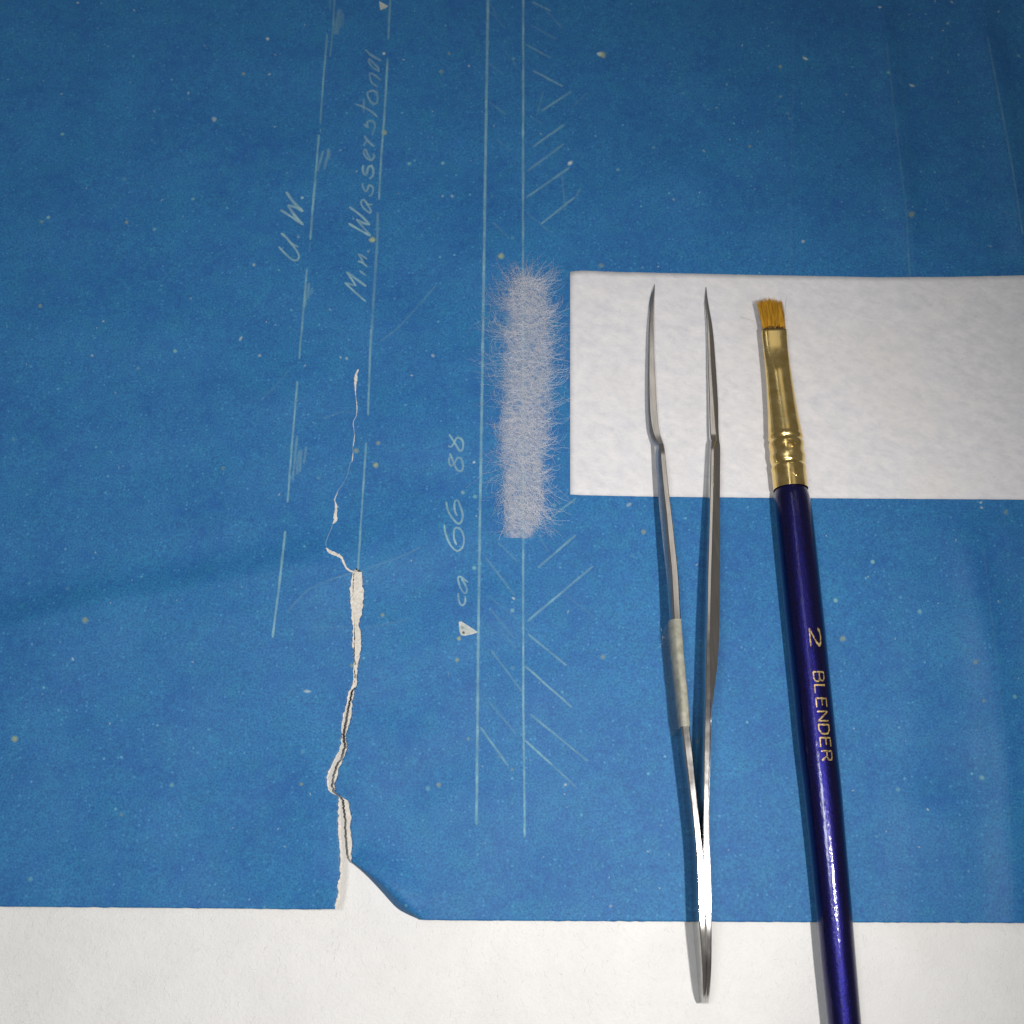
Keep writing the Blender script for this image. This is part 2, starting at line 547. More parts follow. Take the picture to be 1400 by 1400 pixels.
# ------------------------------------------------------------------ the setting: white felt on the table
FELT_Z = -0.85 * MM
vs_, fs_ = [], []
xs = np.linspace(-0.42, 0.42, 85); ys = np.linspace(-0.30, 0.50, 81)
for y in ys:
    for x in xs:
        vs_.append((x, y, FELT_Z + 0.10 * MM * (mnoise.noise(Vector((x * 60, y * 60, 1))) - 0.6)))
W = len(xs)
for j in range(len(ys) - 1):
    for i in range(W - 1):
        a = j * W + i
        fs_.append((a, a + 1, a + W + 1, a + W))
felt = link_mesh('work_surface', vs_, fs_, M_FELT)
tag(felt, 'white felt covering the work table, showing along the bottom', 'table cover', kind='structure')
F = Fibres()
for i in range(2600):
    u = rng.uniform(-60, 1460); v = rng.uniform(1228, 1470)
    p = at(u, v, FELT_Z)
    a = rng.uniform(0, 2 * math.pi); L = rng.uniform(0.5, 1.7) * MM
    cu = rng.normal(0, 1.2)
    hz = rng.uniform(0.0, 0.06) * MM
    pts = []
    x, y = p.x, p.y
    for k in range(5):
        t = k / 4
        pts.append((x, y, FELT_Z + hz * math.sin(math.pi * t) + 0.005 * MM))
        x += math.cos(a + cu * t) * L / 4; y += math.sin(a + cu * t) * L / 4
    F.add(pts, rng.uniform(0.006, 0.014) * MM)
ff = F.build('felt_fibres', M_FELTF, felt); tag(ff, kind='stuff')

# ------------------------------------------------------------------ blueprint sheet with its tear
TEAR_L = [(782, 481.7), (797, 480), (806, 477.7), (817, 480), (847, 481), (859, 483), (880, 481.7), (900, 484.3), (920, 483), (939, 481.7),
          (945, 477), (960, 474.3), (979, 468.7), (996, 466.7), (1008, 467.2), (1020, 466), (1035, 459), (1044, 454), (1063, 446.5), (1080, 448),
          (1085, 454), (1089, 462.8), (1094, 462.2), (1138, 462.7), (1173, 464.9), (1195, 465.4), (1211, 461.4), (1226, 462.2), (1237, 457.5), (1243, 458.3)]
TEAR_R = [(782, 494.5), (811, 497), (826, 496.7), (841, 493.7), (856, 489.7), (865, 493), (880, 494), (899, 491), (916, 487.9), (932, 488), (949, 483.4),
          (964, 481.7), (984, 479), (996, 475), (1005, 472.7), (1020, 475), (1032, 472), (1050, 463.7), (1062, 461.8), (1071, 457), (1083, 457.5), (1089, 466),
          (1095, 475), (1112, 479.3), (1135, 478.7), (1149, 481.5), (1168, 480.3), (1178, 480), (1188, 498), (1203, 523), (1221, 546), (1241, 564), (1257.5, 576)]
def rag(v, k): return 1.5 * mnoise.noise(Vector((v * 0.21, k, 0))) + 1.1 * mnoise.noise(Vector((v * 0.7, k, 5)))
def tearL(v): return lerp_tab(TEAR_L, v) + rag(v, 1.5)
def tearR(v): return lerp_tab(TEAR_R, v) + (rag(v, 7.5) if v < 1178 else 0)
BOT_L = [(-1000, 1233), (0, 1239.5), (300, 1242), (420, 1243.5), (458, 1243)]
BOT_R = [(560, 1257.5), (620, 1258.5), (1000, 1260.5), (1400, 1262), (2400, 1266)]
colsL = np.array([-1000, -700, -450, -250, -120, -50] + list(np.arange(-16, 440, 8)) + [440, 447, 454, 460, 466, 472, 477, 481, 485, 488.0])
sL = (colsL + 1000) / 1488.0
colsR = np.array([488.0, 491, 495, 499, 504, 510, 517, 524] + list(np.arange(532, 1420, 8)) + [1440, 1480, 1550, 1650, 1800, 2000, 2400])
sR = (colsR - 488.0) / (2400 - 488.0)
rows_top = list(np.array([-560, -420, -320, -240, -180, -130, -90, -60, -40, -24] + list(np.arange(-12, 776, 8)) + [776]))
rows_bot = list(np.linspace(0, 1, 170))
V, Fc = [], []
def put(u, v, right): V.append(at(u, v, sheet_z(u, v, right))); return len(V) - 1
gridL, gridR = [], []
for v in rows_top:
    rl = [put(u, v, False) for u in colsL]
    rr = [rl[-1]] + [put(u, v, True) for u in colsR[1:]]
    gridL.append(rl); gridR.append(rr)
for t in rows_bot:
    vl = 782 + t * (1243 - 782)
    ue = tearL(vl)
    row = []
    for s in sL:
        u = -1000 + (ue + 1000) * s
        v = vl + (lerp_tab(BOT_L, u) - 1243) * t + (1.2 * mnoise.noise(Vector((u * 0.12, 2, 2))) if t > 0.999 else 0)
        row.append(put(u, v, False))
    gridL.append(row)
    vr = 782 + t * (1257.5 - 782)
    ue = tearR(vr)
    row = []
    for s in sR:
        u = ue + (2400 - ue) * s
        v = vr + (lerp_tab(BOT_R, u) - 1257.5) * t + (1.2 * mnoise.noise(Vector((u * 0.12, 4, 2))) if t > 0.999 else 0)
        row.append(put(u, v, True))
    gridR.append(row)
for G in (gridL, gridR):
    for j in range(len(G) - 1):
        for i in range(len(G[0]) - 1):
            Fc.append((G[j + 1][i], G[j + 1][i + 1], G[j][i + 1], G[j][i]))
blueprint = empty('blueprint')
tag(blueprint, 'dark blue architectural blueprint sheet with white lines, handwriting and a long tear', 'blueprint')
sheet = link_mesh('sheet', V, Fc, None, blueprint, mats=[M_BLUE, M_CORE])
so = sheet.modifiers.new('thickness', 'SOLIDIFY')
so.thickness = 0.11 * MM; so.offset = -1
so.material_offset = 1; so.material_offset_rim = 1

# corner bent down beside the tear
va, fa = [], []
A = catmull(FOLD, 4); B = catmull(FOLD_OUT, 4)
n = 40
def res(c, k): 
    x = k * (len(c) - 1); i = min(int(x), len(c) - 2); return c[i] + (c[i + 1] - c[i]) * (x - i)
for k in range(n):
    p, q = res(A, k / (n - 1)), res(B, k / (n - 1))
    z0 = sheet_z(p[0], p[1], True)
    pn = Vector((0.7, -0.7)) * 1.6
    p = p + np.array([pn[0], pn[1]]); z0 += 0.03 * MM
    for j in range(6):
        t = (0, .3, .5, .7, .85, 1)[j]
        tt = max(0, (t - .3) / .7) ** 1.4
        z = z0 * (1 - tt) + tt * (FELT_Z + 0.02 * MM)
        w = p + (q - p) * (t ** 0.8)
        va.append(at(w[0], w[1], z))
for k in range(n - 1):
    for j in range(5):
        a = k * 6 + j
        fa.append((a, a + 1, a + 7, a + 6))
link_mesh('folded_corner', va, fa, M_BLUE, blueprint)

# bare paper core along both sides of the tear
CORE_L = [(782, 484), (806, 482), (850, 484.5), (880, 484), (939, 485), (945, 479.5), (960, 475.8), (979, 470), (996, 468), (1020, 467.2), (1035, 460.6), (1050, 453.5),
          (1063, 448.7), (1080, 449.8), (1087, 460), (1094, 465.5), (1138, 466.3), (1173, 468), (1195, 468.3), (1211, 466), (1226, 465), (1243, 461.5)]
CORE_R = [(782, 484), (820, 482.5), (850, 484.5), (880, 485), (925, 485.5), (939, 485), (949, 482), (964, 478.8), (984, 475.5), (996, 473.5), (1008, 472), (1020, 473.6), (1035, 469), (1050, 461),
          (1063, 457.5), (1075, 455.5), (1087, 464.5), (1094, 470.5), (1112, 473), (1138, 474), (1168, 476.5), (1178, 480)]
def core(edge, inner, v0, v1, right, seed):
    va, fa = [], []
    k = 0
    v = v0
    while v <= v1:
        ue = edge(v) + (1.2 if right else -1.2)
        ui = lerp_tab(inner, v) + 1.3 * mnoise.noise(Vector((v * 0.33, seed, 1))) + 0.7 * mnoise.noise(Vector((v * 0.9, seed, 4)))
        zs = sheet_z(ue, v, right)
        for t in (0, 0.35, 0.7, 1):
            u = ue + (ui - ue) * t
            z = zs - 0.03 * MM - (0.10 + 0.06 * mnoise.noise(Vector((v * 0.3, t * 4, seed)))) * MM * t
            if t == 0: z = zs - 0.05 * MM
            va.append(at(u, v, z))
        k += 1
        v += 1.3
    for i in range(k - 1):
        for j in range(3):
            a = i * 4 + j
            fa.append((a, a + 1, a + 5, a + 4))
    # small fringe of pulled fibres along the torn line
    fb = Fibres()
    v = v0
    while v < v1:
        u = edge(v); d = 1 if right else -1
        z = sheet_z(u, v, right)
        L = rng.uniform(1.0, 3.6)
        p0 = at(u - d * 1.0, v, z + 0.0 * MM); p1 = at(u + d * L * 0.5, v + rng.normal(0, 1), z + 0.06 * MM); p2 = at(u + d * L, v + rng.normal(0, 2), z + 0.03 * MM)
        fb.add([p0, p1, p2], 0.022 * MM, 0.012 * MM)
        v += rng.uniform(1.5, 5)
    o = link_mesh('torn_edge', va, fa, M_CORE, blueprint)
    tag(o, kind=None)
    fo = fb.build('torn_fibres', M_CORE, o); tag(fo, kind='stuff')
core(tearL, CORE_L, 782, 1243, False, 2.2)
core(tearR, CORE_R, 782, 1177, True, 6.6)

# splits of the surface above the tear: raised shreds of bare paper
def shred(pts, widths, lift=0.10, name='torn_shred'):
    c = catmull(pts, 1.2)
    n = len(c)
    va, fa = [], []
    sd = random.random() * 40
    for i, p in enumerate(c):
        q = c[min(n - 1, i + 1)] - c[max(0, i - 1)]
        L = np.linalg.norm(q) or 1
        nx, ny = -q[1] / L, q[0] / L
        x = i / (n - 1) * (len(widths) - 1); k = min(int(x), len(widths) - 2)
        w = (widths[k] + (widths[k + 1] - widths[k]) * (x - k)) * 0.5
        for side, h in ((-1, 0.01), (0, lift), (1, 0.01)):
            ww = w * (1 + 0.6 * mnoise.noise(Vector((i * 0.5, side * 3, sd))))
            va.append(on_sheet(p[0] + nx * ww * side, p[1] + ny * ww * side, h))
    for i in range(n - 1):
        for j in range(2):
            a = i * 3 + j
            fa.append((a, a + 1, a + 4, a + 3))
    return link_mesh(name, va, fa, M_CORE, blueprint)
shred([(485, 783), (475, 778), (470.5, 770.5), (466, 761.5), (457, 757), (450, 753.5), (446, 749)], [2.0, 2.6, 2.6, 3.0, 4.2, 5.0, 1.5])
shred([(455, 716), (458.5, 711), (458.5, 704), (459.5, 693), (457.5, 683)], [1.5, 5.5, 3.4, 3.0, 0.6])
for p_, w_ in (([(483, 610), (484, 602), (485, 594)], [.6, 1.3, .7]), ([(481, 632), (482, 626), (482.5, 619)], [.5, 1.5, .6]), ([(457, 684), (459, 679), (462, 673)], [1.3, .9, .4])):
    shred(p_, w_, 0.04)
hair = Ribbon()
hair.stroke([(446, 747), (445.5, 742), (449, 731), (455, 717)], 1.2, .5, wob=1.5)
hair.stroke([(457.5, 683), (462, 672), (471, 656), (478, 636), (482, 626), (483, 610), (485, 594)], 1.2, .45, wob=2.0)
hair.build('tear_hairline', M_DUST, blueprint)
shred([(485, 594), (483, 578), (487, 568), (488, 556), (486, 538), (486, 522), (487, 512), (490, 505)], [0.3, 0.9, 0.5, 1.5, 0.5, 2.0, 4.6, 1.4])

# drawn lines, one object each
def line(name, pts, w, s, mat=M_INK, **kw):
    r = Ribbon(); r.stroke(pts, w, s, **kw); return r.build(name, mat, blueprint)
for pts, w, s in [
    ([(459, -30), (455, 40), (451, 78)], 3.0, 0.55), ([(452, -30), (451, 14)], 3.0, 0.28),
    ([(447.4, 47), (442, 110), (437.6, 170)], 3.0, 0.75), ([(438, 176), (438, 181)], 3.0, 0.6),
    ([(436, 184), (431, 245), (424, 328)], 3.4, 0.85), ([(424, 330), (423, 345)], 3.0, 0.25),
    ([(419.6, 367), (416, 410), (409, 491)], 3.2, 0.80), ([(406.5, 521), (399, 610), (393, 687)], 3.2, 0.85),
    ([(390, 726), (381, 805), (372.5, 872)], 3.8, 0.90),
    ([(535, -30), (531, 54)], 3.2, 0.70), ([(530, 80), (526, 150), (521.5, 210), (518, 273)], 3.4, 0.80),
    ([(516.5, 290), (515, 340), (511, 405), (505, 500)], 4.0, 0.50), ([(507, 450), (505.5, 500), (503, 568)], 3.4, 0.80),
    ([(500.7, 605), (495, 690), (489.3, 780)], 3.2, 0.85),
    ([(667.6, -30), (664, 200), (660.5, 440), (656, 720), (653.3, 930), (651.5, 1128)], 4.2, 0.85),
    ([(715.5, -30), (715.2, 200), (715, 400), (715.2, 735), (715.6, 950), (717.3, 1145)], 3.4, 0.85)]:
    line('drawn_line', pts, w, s)
def c8(x, y): return (640 + x / 3.889, y / 3.889)
def c7(x, y): return (630 + x / 2.8, 660 + y / 2.8)
for a, b_, s in [((340, 10), (440, 60), .45), ((305, 235), (440, 310), .38), ((345, 375), (505, 460), .65), ((550, 485), (390, 590), .60), ((515, 660), (345, 780), .55),
                 ((510, 765), (315, 910), .55), ((540, 890), (310, 1050), .55), ((565, 1050), (390, 1190), .85), ((110, 540), (200, 610), .22), ((150, 740), (230, 800), .22), ((130, 1180), (215, 1262), .25),
                 ((100, 330), (190, 400), .15), ((330, 130), (470, 210), .22), ((120, 60), (195, 150), .16), ((190, 260), (260, 360), .14), ((400, 480), (370, 600), .22), ((500, 930), (515, 1120), .22), ((330, 620), (400, 660), .16), ((560, 560), (640, 490), .16), ((115, 20), (160, 90), .14), ((600, 1000), (560, 1060), .3), ((420, 60), (500, 150), .2), ((310, 1130), (430, 1230), .18)]:
    line('hatch_line', [c8(*a), c8(*b_)], 3.4, s)
for a, b_, s in [((440, 60), (330, 145), .45), ((440, 200), (295, 325), .60), ((505, 320), (255, 530), .68), ((258, 580), (405, 700), .68), ((245, 700), (425, 860), .75), ((265, 885), (485, 1065), .55),
                 ((245, 985), (350, 1080), .95), ((350, 1080), (440, 1165), .55), ((300, 200), (335, 265), .22), ((400, 430), (520, 520), .13), ((100, 430), (215, 520), .16), ((150, 560), (215, 640), .16), ((145, 230), (215, 300), .32), ((95, 285), (205, 430), .35), ((110, 480), (200, 590), .25), ((115, 640), (235, 800), .40), ((110, 840), (210, 960), .30), ((75, 935), (182, 1085), .60)]:
    line('hatch_line', [c7(*a), c7(*b_)], 3.4, s)
# little scribbled water hatchings beside the level line
def c6(x, y): return (400 + x / 5.0, y / 5.0)
def c1(x, y): return (360 + x / 7.0, 250 + y / 7.0)
def c5(x, y): return (360 + x / 3.18, 460 + y / 3.18)
for f, sts in ((c6, [((330, 65), (312, 150), (300, 235), 7, .32), ((345, 90), (335, 160), (325, 185), 6, .22), ((318, 60), (296, 170), (285, 235), 5, .35)]),
               (c6, [((248, 1020), (240, 1060), (215, 1160), 4, .45), ((210, 1030), (190, 1100), (172, 1170), 4, .50), ((240, 1015), (252, 1050), (247, 1090), 5, .35)]),
               (c1, [((437, 955), (430, 1040), (432, 1110), 4, .50), ((410, 970), (405, 1080), (395, 1195), 4, .50), ((470, 1005), (462, 1040), (447, 1075), 5, .30)]),
               (c5, [((148, 430), (138, 520), (127, 628), 3.4, .45), ((158, 495), (152, 550), (148, 600), 6, .45), ((186, 478), (182, 515), (174, 552), 4, .45), ((168, 490), (164, 530), (160, 590), 3, .4)])):
    r = Ribbon()
    for a, b_, c_, w, s in sts: r.stroke([f(*a), f(*b_), f(*c_)], w, s)
    r.build('water_scribble', M_INK, blueprint)

# handwriting
def cv(ox, oy, sc): return lambda pts: [(ox + x / sc, oy + y / sc) for x, y in pts]
k6, k1, k2, k3, k4, k5 = cv(350, 250, 9.33), cv(360, 250, 7.0), cv(460, 200, 9.33), cv(460, 60, 9.33), cv(580, 580, 9.33), cv(580, 740, 9.33)
UW = Ribbon()
for p, w, s in [([(290, 812), (345, 875), (425, 950), (485, 988), (528, 982), (548, 940), (525, 880), (470, 800), (400, 712), (322, 638)], 3.2, .85), ([(400, 715), (450, 768), (540, 818)], 3.4, .75),
                ([(322, 638), (370, 690)], 3.8, .8), ([(385, 115), (450, 210), (520, 290), (600, 365)], 4.2, .95), ([(600, 368), (500, 312), (405, 285)], 3.6, .75), ([(405, 285), (480, 400), (605, 535)], 3.8, .85),
                ([(605, 537), (480, 452), (390, 395), (310, 345)], 3.4, .8)]:
    UW.stroke(k6(p), w, s)
UW.blob(350 + 590 / 9.33, 250 + 190 / 9.33, 2.3, 1.0); UW.blob(350 + 540 / 9.33, 250 + 690 / 9.33, 2.2, .6)
UW.build('handwriting', M_INKW, blueprint)
MW = Ribbon()
for p, w, s in [([(980, 1135), (870, 1040), (780, 955)], 3.2, .95), ([(780, 955), (885, 985)], 3.0, .75), ([(885, 985), (840, 915), (795, 850)], 3.4, .95), ([(795, 850), (890, 920), (985, 990)], 3.4, .8),
                ([(920, 840), (985, 890)], 3.2, .8), ([(905, 750), (950, 765), (995, 805)], 3.2, .85), ([(960, 770), (935, 720), (910, 682), (950, 700), (992, 730)], 3.0, .75),
                ([(815, 388), (920, 450), (1027, 507)], 3.6, 1.0), ([(1025, 505), (960, 430), (892, 350)], 3.2, .75), ([(890, 348), (950, 380), (1022, 402)], 3.8, .9), ([(1020, 400), (930, 310), (822, 228)], 3.2, .9)]:
    MW.stroke(k1(p), w, s)
MW.blob(360 + 1005 / 7, 250 + 655 / 7, 2.0, .7)
for p, w, s in [([(460, 742), (395, 740), (352, 680), (312, 710), (340, 780), (425, 850), (440, 820), (405, 760), (372, 700)], 3.2, .75),
                ([(330, 470), (340, 530), (375, 575), (400, 540), (415, 495), (455, 512), (470, 560), (440, 632), (415, 628)], 3.4, .65),
                ([(345, 238), (335, 300), (360, 368), (390, 340), (402, 272), (440, 252), (470, 300), (460, 380), (415, 415)], 3.6, .68),
                ([(352, 48), (350, 100), (400, 160), (450, 175), (482, 130), (470, 92)], 3.6, .65), ([(352, 48), (378, 42), (395, 95), (430, 160)], 3.0, .55)]:
    MW.stroke(k2(p), w, s)
for p, w, s in [([(480, 1310), (420, 1260), (375, 1205), (360, 1170)], 3.4, .70), ([(385, 1235), (360, 1275), (345, 1305)], 3.0, .5), ([(350, 1020), (400, 1065), (390, 1000), (440, 980), (480, 1000), (490, 1060), (450, 1170)], 3.2, .55),
                ([(245, 770), (340, 805), (440, 860), (525, 932)], 3.2, .65), ([(350, 700), (348, 800), (345, 880)], 3.2, .55), ([(400, 600), (395, 660), (440, 740), (480, 765), (515, 748), (522, 660), (475, 600), (415, 610)], 3.2, .55), ([(412, 602), (470, 592), (540, 632)], 3.0, .45),
                ([(525, 550), (470, 510), (435, 480)], 3.2, .60), ([(445, 490), (425, 420), (425, 372), (490, 400), (565, 465)], 3.2, .55),
                ([(542, 355), (460, 300), (415, 240), (415, 190), (470, 240), (530, 300), (542, 355)], 3.0, .55), ([(365, 70), (440, 140), (575, 220)], 3.2, .6)]:
    MW.stroke(k3(p), w, s)
MW.build('handwriting', M_INKW, blueprint)
CA = Ribbon()
for p, w, s in [([(318, 128), (362, 195), (405, 262), (455, 338), (490, 312), (492, 225), (455, 178), (412, 178), (380, 240), (340, 290), (302, 272)], 3.2, .75), ([(318, 128), (350, 175)], 4.0, .7),
                ([(325, 370), (350, 430), (385, 510), (425, 588), (480, 590), (495, 520), (470, 440), (425, 430), (390, 490), (345, 535), (318, 490), (320, 420)], 3.2, .70), ([(325, 370), (350, 430)], 3.6, .6),
                ([(282, 985), (290, 1060), (325, 1150), (380, 1225), (435, 1270), (475, 1240), (490, 1150), (460, 1050), (435, 978), (395, 975), (385, 1040), (395, 1120), (420, 1170)], 3.2, .85)]:
    CA.stroke(k4(p), w, s)
CA.stroke([(607.5, 717), (608.5, 727), (612.5, 739), (618, 748), (625, 753.5), (632, 749), (634.5, 738), (632, 727), (627, 722), (621.5, 723), (620.5, 735), (624, 745)], 3.2, .9)
for p, w, s in [([(558, 520), (500, 480), (455, 447), (430, 470), (445, 550), (490, 640), (528, 665), (545, 610), (510, 530), (475, 475)], 3.0, .75),
                ([(435, 660), (437, 730), (460, 800), (490, 815), (520, 780), (522, 700)], 3.2, .85)]:
    CA.stroke(k5(p), w, s)
CA.blob(580 + 492 / 9.33, 580 + 870 / 9.33, 2.8, .7)
CA.build('handwriting', M_INKW, blueprint)
def c5b(x, y): return (580 + x / 9.33, 740 + y / 9.33)
r = Ribbon(); r.poly([c5b(*p) for p in [(440, 1025), (475, 1022), (580, 1090), (688, 1162), (600, 1190), (520, 1205), (470, 1200), (450, 1150)]], 0.95)
lm = r.build('level_mark', M_MARK, blueprint)
r = Ribbon(); r.blob(*c5b(500, 1165), 2.0, .9, lift=0.06); r.blob(*c5b(490, 1100), 2.2, .35, lift=0.06); r.build('pit', M_DARK, lm)
r = Ribbon(); r.poly([(518.5, 1.5), (526, 5.5), (531, 8.5), (526.5, 11.5), (520, 14), (519, 8)], 0.85); r.build('level_mark', M_MARK, blueprint)

# wear along the creases
for pts, s in [([(392, 838), (415, 812), (440, 797), (482, 783)], .45), ([(500, 778), (545, 762), (575, 748)], .35), ([(425, 858), (478, 857)], .25), ([(500, 858), (560, 847)], .28),
               ([(1238, 270), (1244, 385)], .4), ([(1212, 60), (1236, 265)], .35), ([(1350, 50), (1384, 230), (1398, 320)], .6), ([(520, 467), (545, 447), (570, 420), (596, 390)], .45),
               ([(355, 549), (382, 522), (395, 505)], .25), ([(440, 572), (470, 563), (485, 566)], .30), ([(1085, 40), (1080, 380)], .12), ([(1345, 750), (1372, 1000), (1384, 1240)], .16), ([(1230, 60), (1250, 380)], .1)]:
    line('crease_wear', pts, 3.0, s, M_WEAR)

# flecks in the sheet
r = Ribbon()
for u, v, q, s in [(20, 1010, 5, .8), (685, 350, 5, .8), (824, 75, 5, .9), (508.6, 328, 4.6, 1.0), (525, 181, 4.4, .8), (487, 616, 4, .6), (514, 636, 4.2, .7), (517, 606, 3.4, .5), (627.5, 873, 3.6, .8), (625, 902, 3.4, .6),
                   (481, 910, 3, .5), (116, 848, 5, .5), (1246, 293, 5, .5), (1067, 91, 3, .6), (412, 1072, 3, .5), (600, 1073, 4, .5), (824, 898, 4, .5), (1152, 873, 5, .55), (880, 727, 4, .5), (955, 1013, 4, .45),
                   (822, 363, 4, .4), (603, 98, 3, .5), (614, 73, 2.5, .4), (333, 101, 3, .6), (173, 304, 3, .5), (55, 418, 3, .5), (57, 303, 2.6, .5), (523, 841, 3.2, .5), (166, 1114, 3, .3), (1334, 905, 4, .4), (1345, 958, 3, .4), (640, 1010, 2.6, .4), (700, 1052, 2.6, .4), (1025, 200, 2.5, .4), (1375, 700, 4, .3), (305, 640, 3, .3)]:
    r = Ribbon(); r.blob(u, v, q * 0.9, s); r.build('fleck', M_SPOT, blueprint)
r = Ribbon()
for u, v, q, s, asp, an in [(820, 74, 3.2, 1, 1.6, .3), (779.5, 223, 3, 1.0, 1.7, -.6), (366, 53, 2.6, .9, 1, 0), (525, 73, 2.3, 1.0, 1, 0), (293, 163, 4, .6, 1, 0), (1101, 80, 2, 1.0, 2.6, .45), (1247, 117, 1.8, .9, 2.6, .3),
                            (1203, 10, 1.8, .8, 1.6, 0), (1098, 330, 2.8, .7, 1, 0), (420, 945, 2.4, .9, 2.6, .1), (347, 362, 2.6, .6, 1, 0), (329, 463, 2, .8, 2, -.9), (355, 486, 2.6, .6, 1, 0), (592, 486, 2.6, .6, 1.2, .9), (648, 632, 2, .9, 1.3, -.5),
                            (1341, 687, 2.4, .7, 1.0, 1.2), (1342, 694, 2.2, .6, 1.4, .3), (835, 1239, 2.6, .5, 1, 0), (773, 1073, 2.6, .6, 1, 0), (702, 818, 2, .8, 1.4, .5), (605, 268, 2, .5, 1, 0), (618, 268, 2, .5, 1.5, 1.2), (126, 486, 2, .6, 1, 0), (474, 490, 2.2, .6, 1, 0), (641, 90, 2, .5, 1, 0), (860, 690, 2.6, .6, 1.6, -.6)]:
    r = Ribbon(); r.blob(u, v, q * 0.9, s, asp=asp, ang=an); r.build('fleck', M_DUST, blueprint)
r = Ribbon()
for i in range(170):
    u, v = rng.uniform(-30, 1430), rng.uniform(-30, 1240)
    if 430 < u < 600 and v > 770: continue
    r.blob(u, v, rng.uniform(0.7, 1.5), rng.uniform(.2, .75), n=6, asp=rng.uniform(1, 2.2), ang=rng.uniform(0, 3))
r.build('pale_flecks', M_DUST, blueprint)['kind'] = 'stuff'

# ------------------------------------------------------------------ tissue sheet under the tools
TOP = [(779, 371.5), (784, 370.8), (796, 370), (850, 372), (1000, 375.2), (1200, 379), (1300, 378.6), (1400, 376.5), (1500, 374), (1720, 370)]
BOT = [(779, 676), (800, 677), (900, 679), (1100, 681), (1400, 683), (1720, 685)]
def tis_z(u, v):
    z = sheet_z(u, v, True) + 0.14 * MM
    z += 0.10 * MM * (mnoise.noise(Vector((u * 0.02, v * 0.02, 8))) + 0.6)
    z += 1.6 * MM * sstep(1180, 1560, u) * sstep(470, 372, v) 
    return z
va, fa = [], []
nu, nv = 121, 42
for j in range(nv):
    for i in range(nu):
        u = 779.5 + (1700 - 779.5) * i / (nu - 1)
        t0, t1 = lerp_tab(TOP, u), lerp_tab(BOT, u)
        j_ = 0.35 * mnoise.noise(Vector((u * 0.3, j * 3.0, 6))) if j in (0, nv - 1) else 0
        v = t0 + (t1 - t0) * j / (nv - 1) + j_
        uu = u + (0.3 * mnoise.noise(Vector((v * 0.3, 1, 2))) if i == 0 else 0)
        va.append(at(uu, v, tis_z(uu, v)))
for j in range(nv - 1):
    for i in range(nu - 1):
        a = j * nu + i
        fa.append((a + nu, a + nu + 1, a + 1, a))
tissue = empty('tissue_sheet')
tag(tissue, 'white fibrous mending tissue rectangle lying under the tweezers tips and brush head', 'tissue paper')
ts = link_mesh('sheet', va, fa, M_TISSUE, tissue)
so = ts.modifiers.new('thickness', 'SOLIDIFY'); so.thickness = 0.08 * MM; so.offset = -1
F = Fibres()
for i in range(4200):
    u = rng.uniform(782, 1450); v = rng.uniform(378, 674)
    a = rng.choice([0.45, -0.5, 0.1]) + rng.normal(0, 0.45); L = rng.uniform(10, 34); cu = rng.normal(0, 0.8)
    pts = []; x, y = u, v
    for k in range(6):
        if x < 781 or y < lerp_tab(TOP, x) + 1.5 or y > lerp_tab(BOT, x) - 1.5: break
        pts.append(at(x, y, tis_z(x, y) + (0.012 + 0.03 * math.sin(math.pi * k / 5)) * MM))
        x += math.cos(a + cu * k / 5) * L / 5; y += math.sin(a + cu * k / 5) * L / 5
    if len(pts) > 3: F.add(pts, rng.uniform(0.009, 0.020) * MM)
fo = F.build('tissue_fibres', M_TFIB, tissue); tag(fo, kind='stuff')

# ------------------------------------------------------------------ torn strip of tissue with feathered fibres
strip = empty('tissue_strip')
tag(strip, 'narrow torn strip of white tissue with feathered fibre edges on the blueprint', 'tissue strip')
SL = [(374, 716), (384, 706), (400, 698), (430, 691), (490, 690), (550, 687), (595, 684), (625, 688), (670, 690), (734, 691)]
SR = [(374, 724), (384, 736), (400, 745), (430, 753), (490, 756), (550, 753), (595, 750), (625, 744), (670, 741), (705, 744), (734, 727)]
va, fa, aa = [], [], []
nv, nu = 90, 16
for j in range(nv):
    v = 376 + (735 - 376) * j / (nv - 1)
    l, r_ = lerp_tab(SL, v) - 3, lerp_tab(SR, v) + 3
    for i in range(nu):
        t = i / (nu - 1)
        u = l + (r_ - l) * t
        va.append(on_sheet(u, v + (u - 690) * 0.03 * (j == nv - 1), 0.12 + 0.10 * (mnoise.noise(Vector((u * 0.06, v * 0.06, 3))) + .5), True))
        e = min(1, min(t, 1 - t) * 5.0) * min(1, j / 6)
        aa.append(e)
for j in range(nv - 1):
    for i in range(nu - 1):
        a = j * nu + i
        fa.append((a + nu, a + nu + 1, a + 1, a))
link_mesh('fibre_mat', va, fa, M_MAT, strip, attr=aa)
F = Fibres()
def fibre(u, v, a, L, cu, r, z0, z1, n=8, wob=0.25):
    pts = []; x, y = u, v
    w1, w2 = rng.normal(0, wob), rng.uniform(0, 6.28)
    for k in range(n):
        t = k / (n - 1)
        z = z0 + (z1 - z0) * math.sin(math.pi * min(1, t * 0.9 + 0.05))
        pts.append(on_sheet(x, y, z, True))
        aa_ = a + cu * t + w1 * math.sin(w2 + 7 * t)
        x += math.cos(aa_) * L / (n - 1); y += math.sin(aa_) * L / (n - 1)
    F.add(pts, r * MM, r * 0.6 * MM)
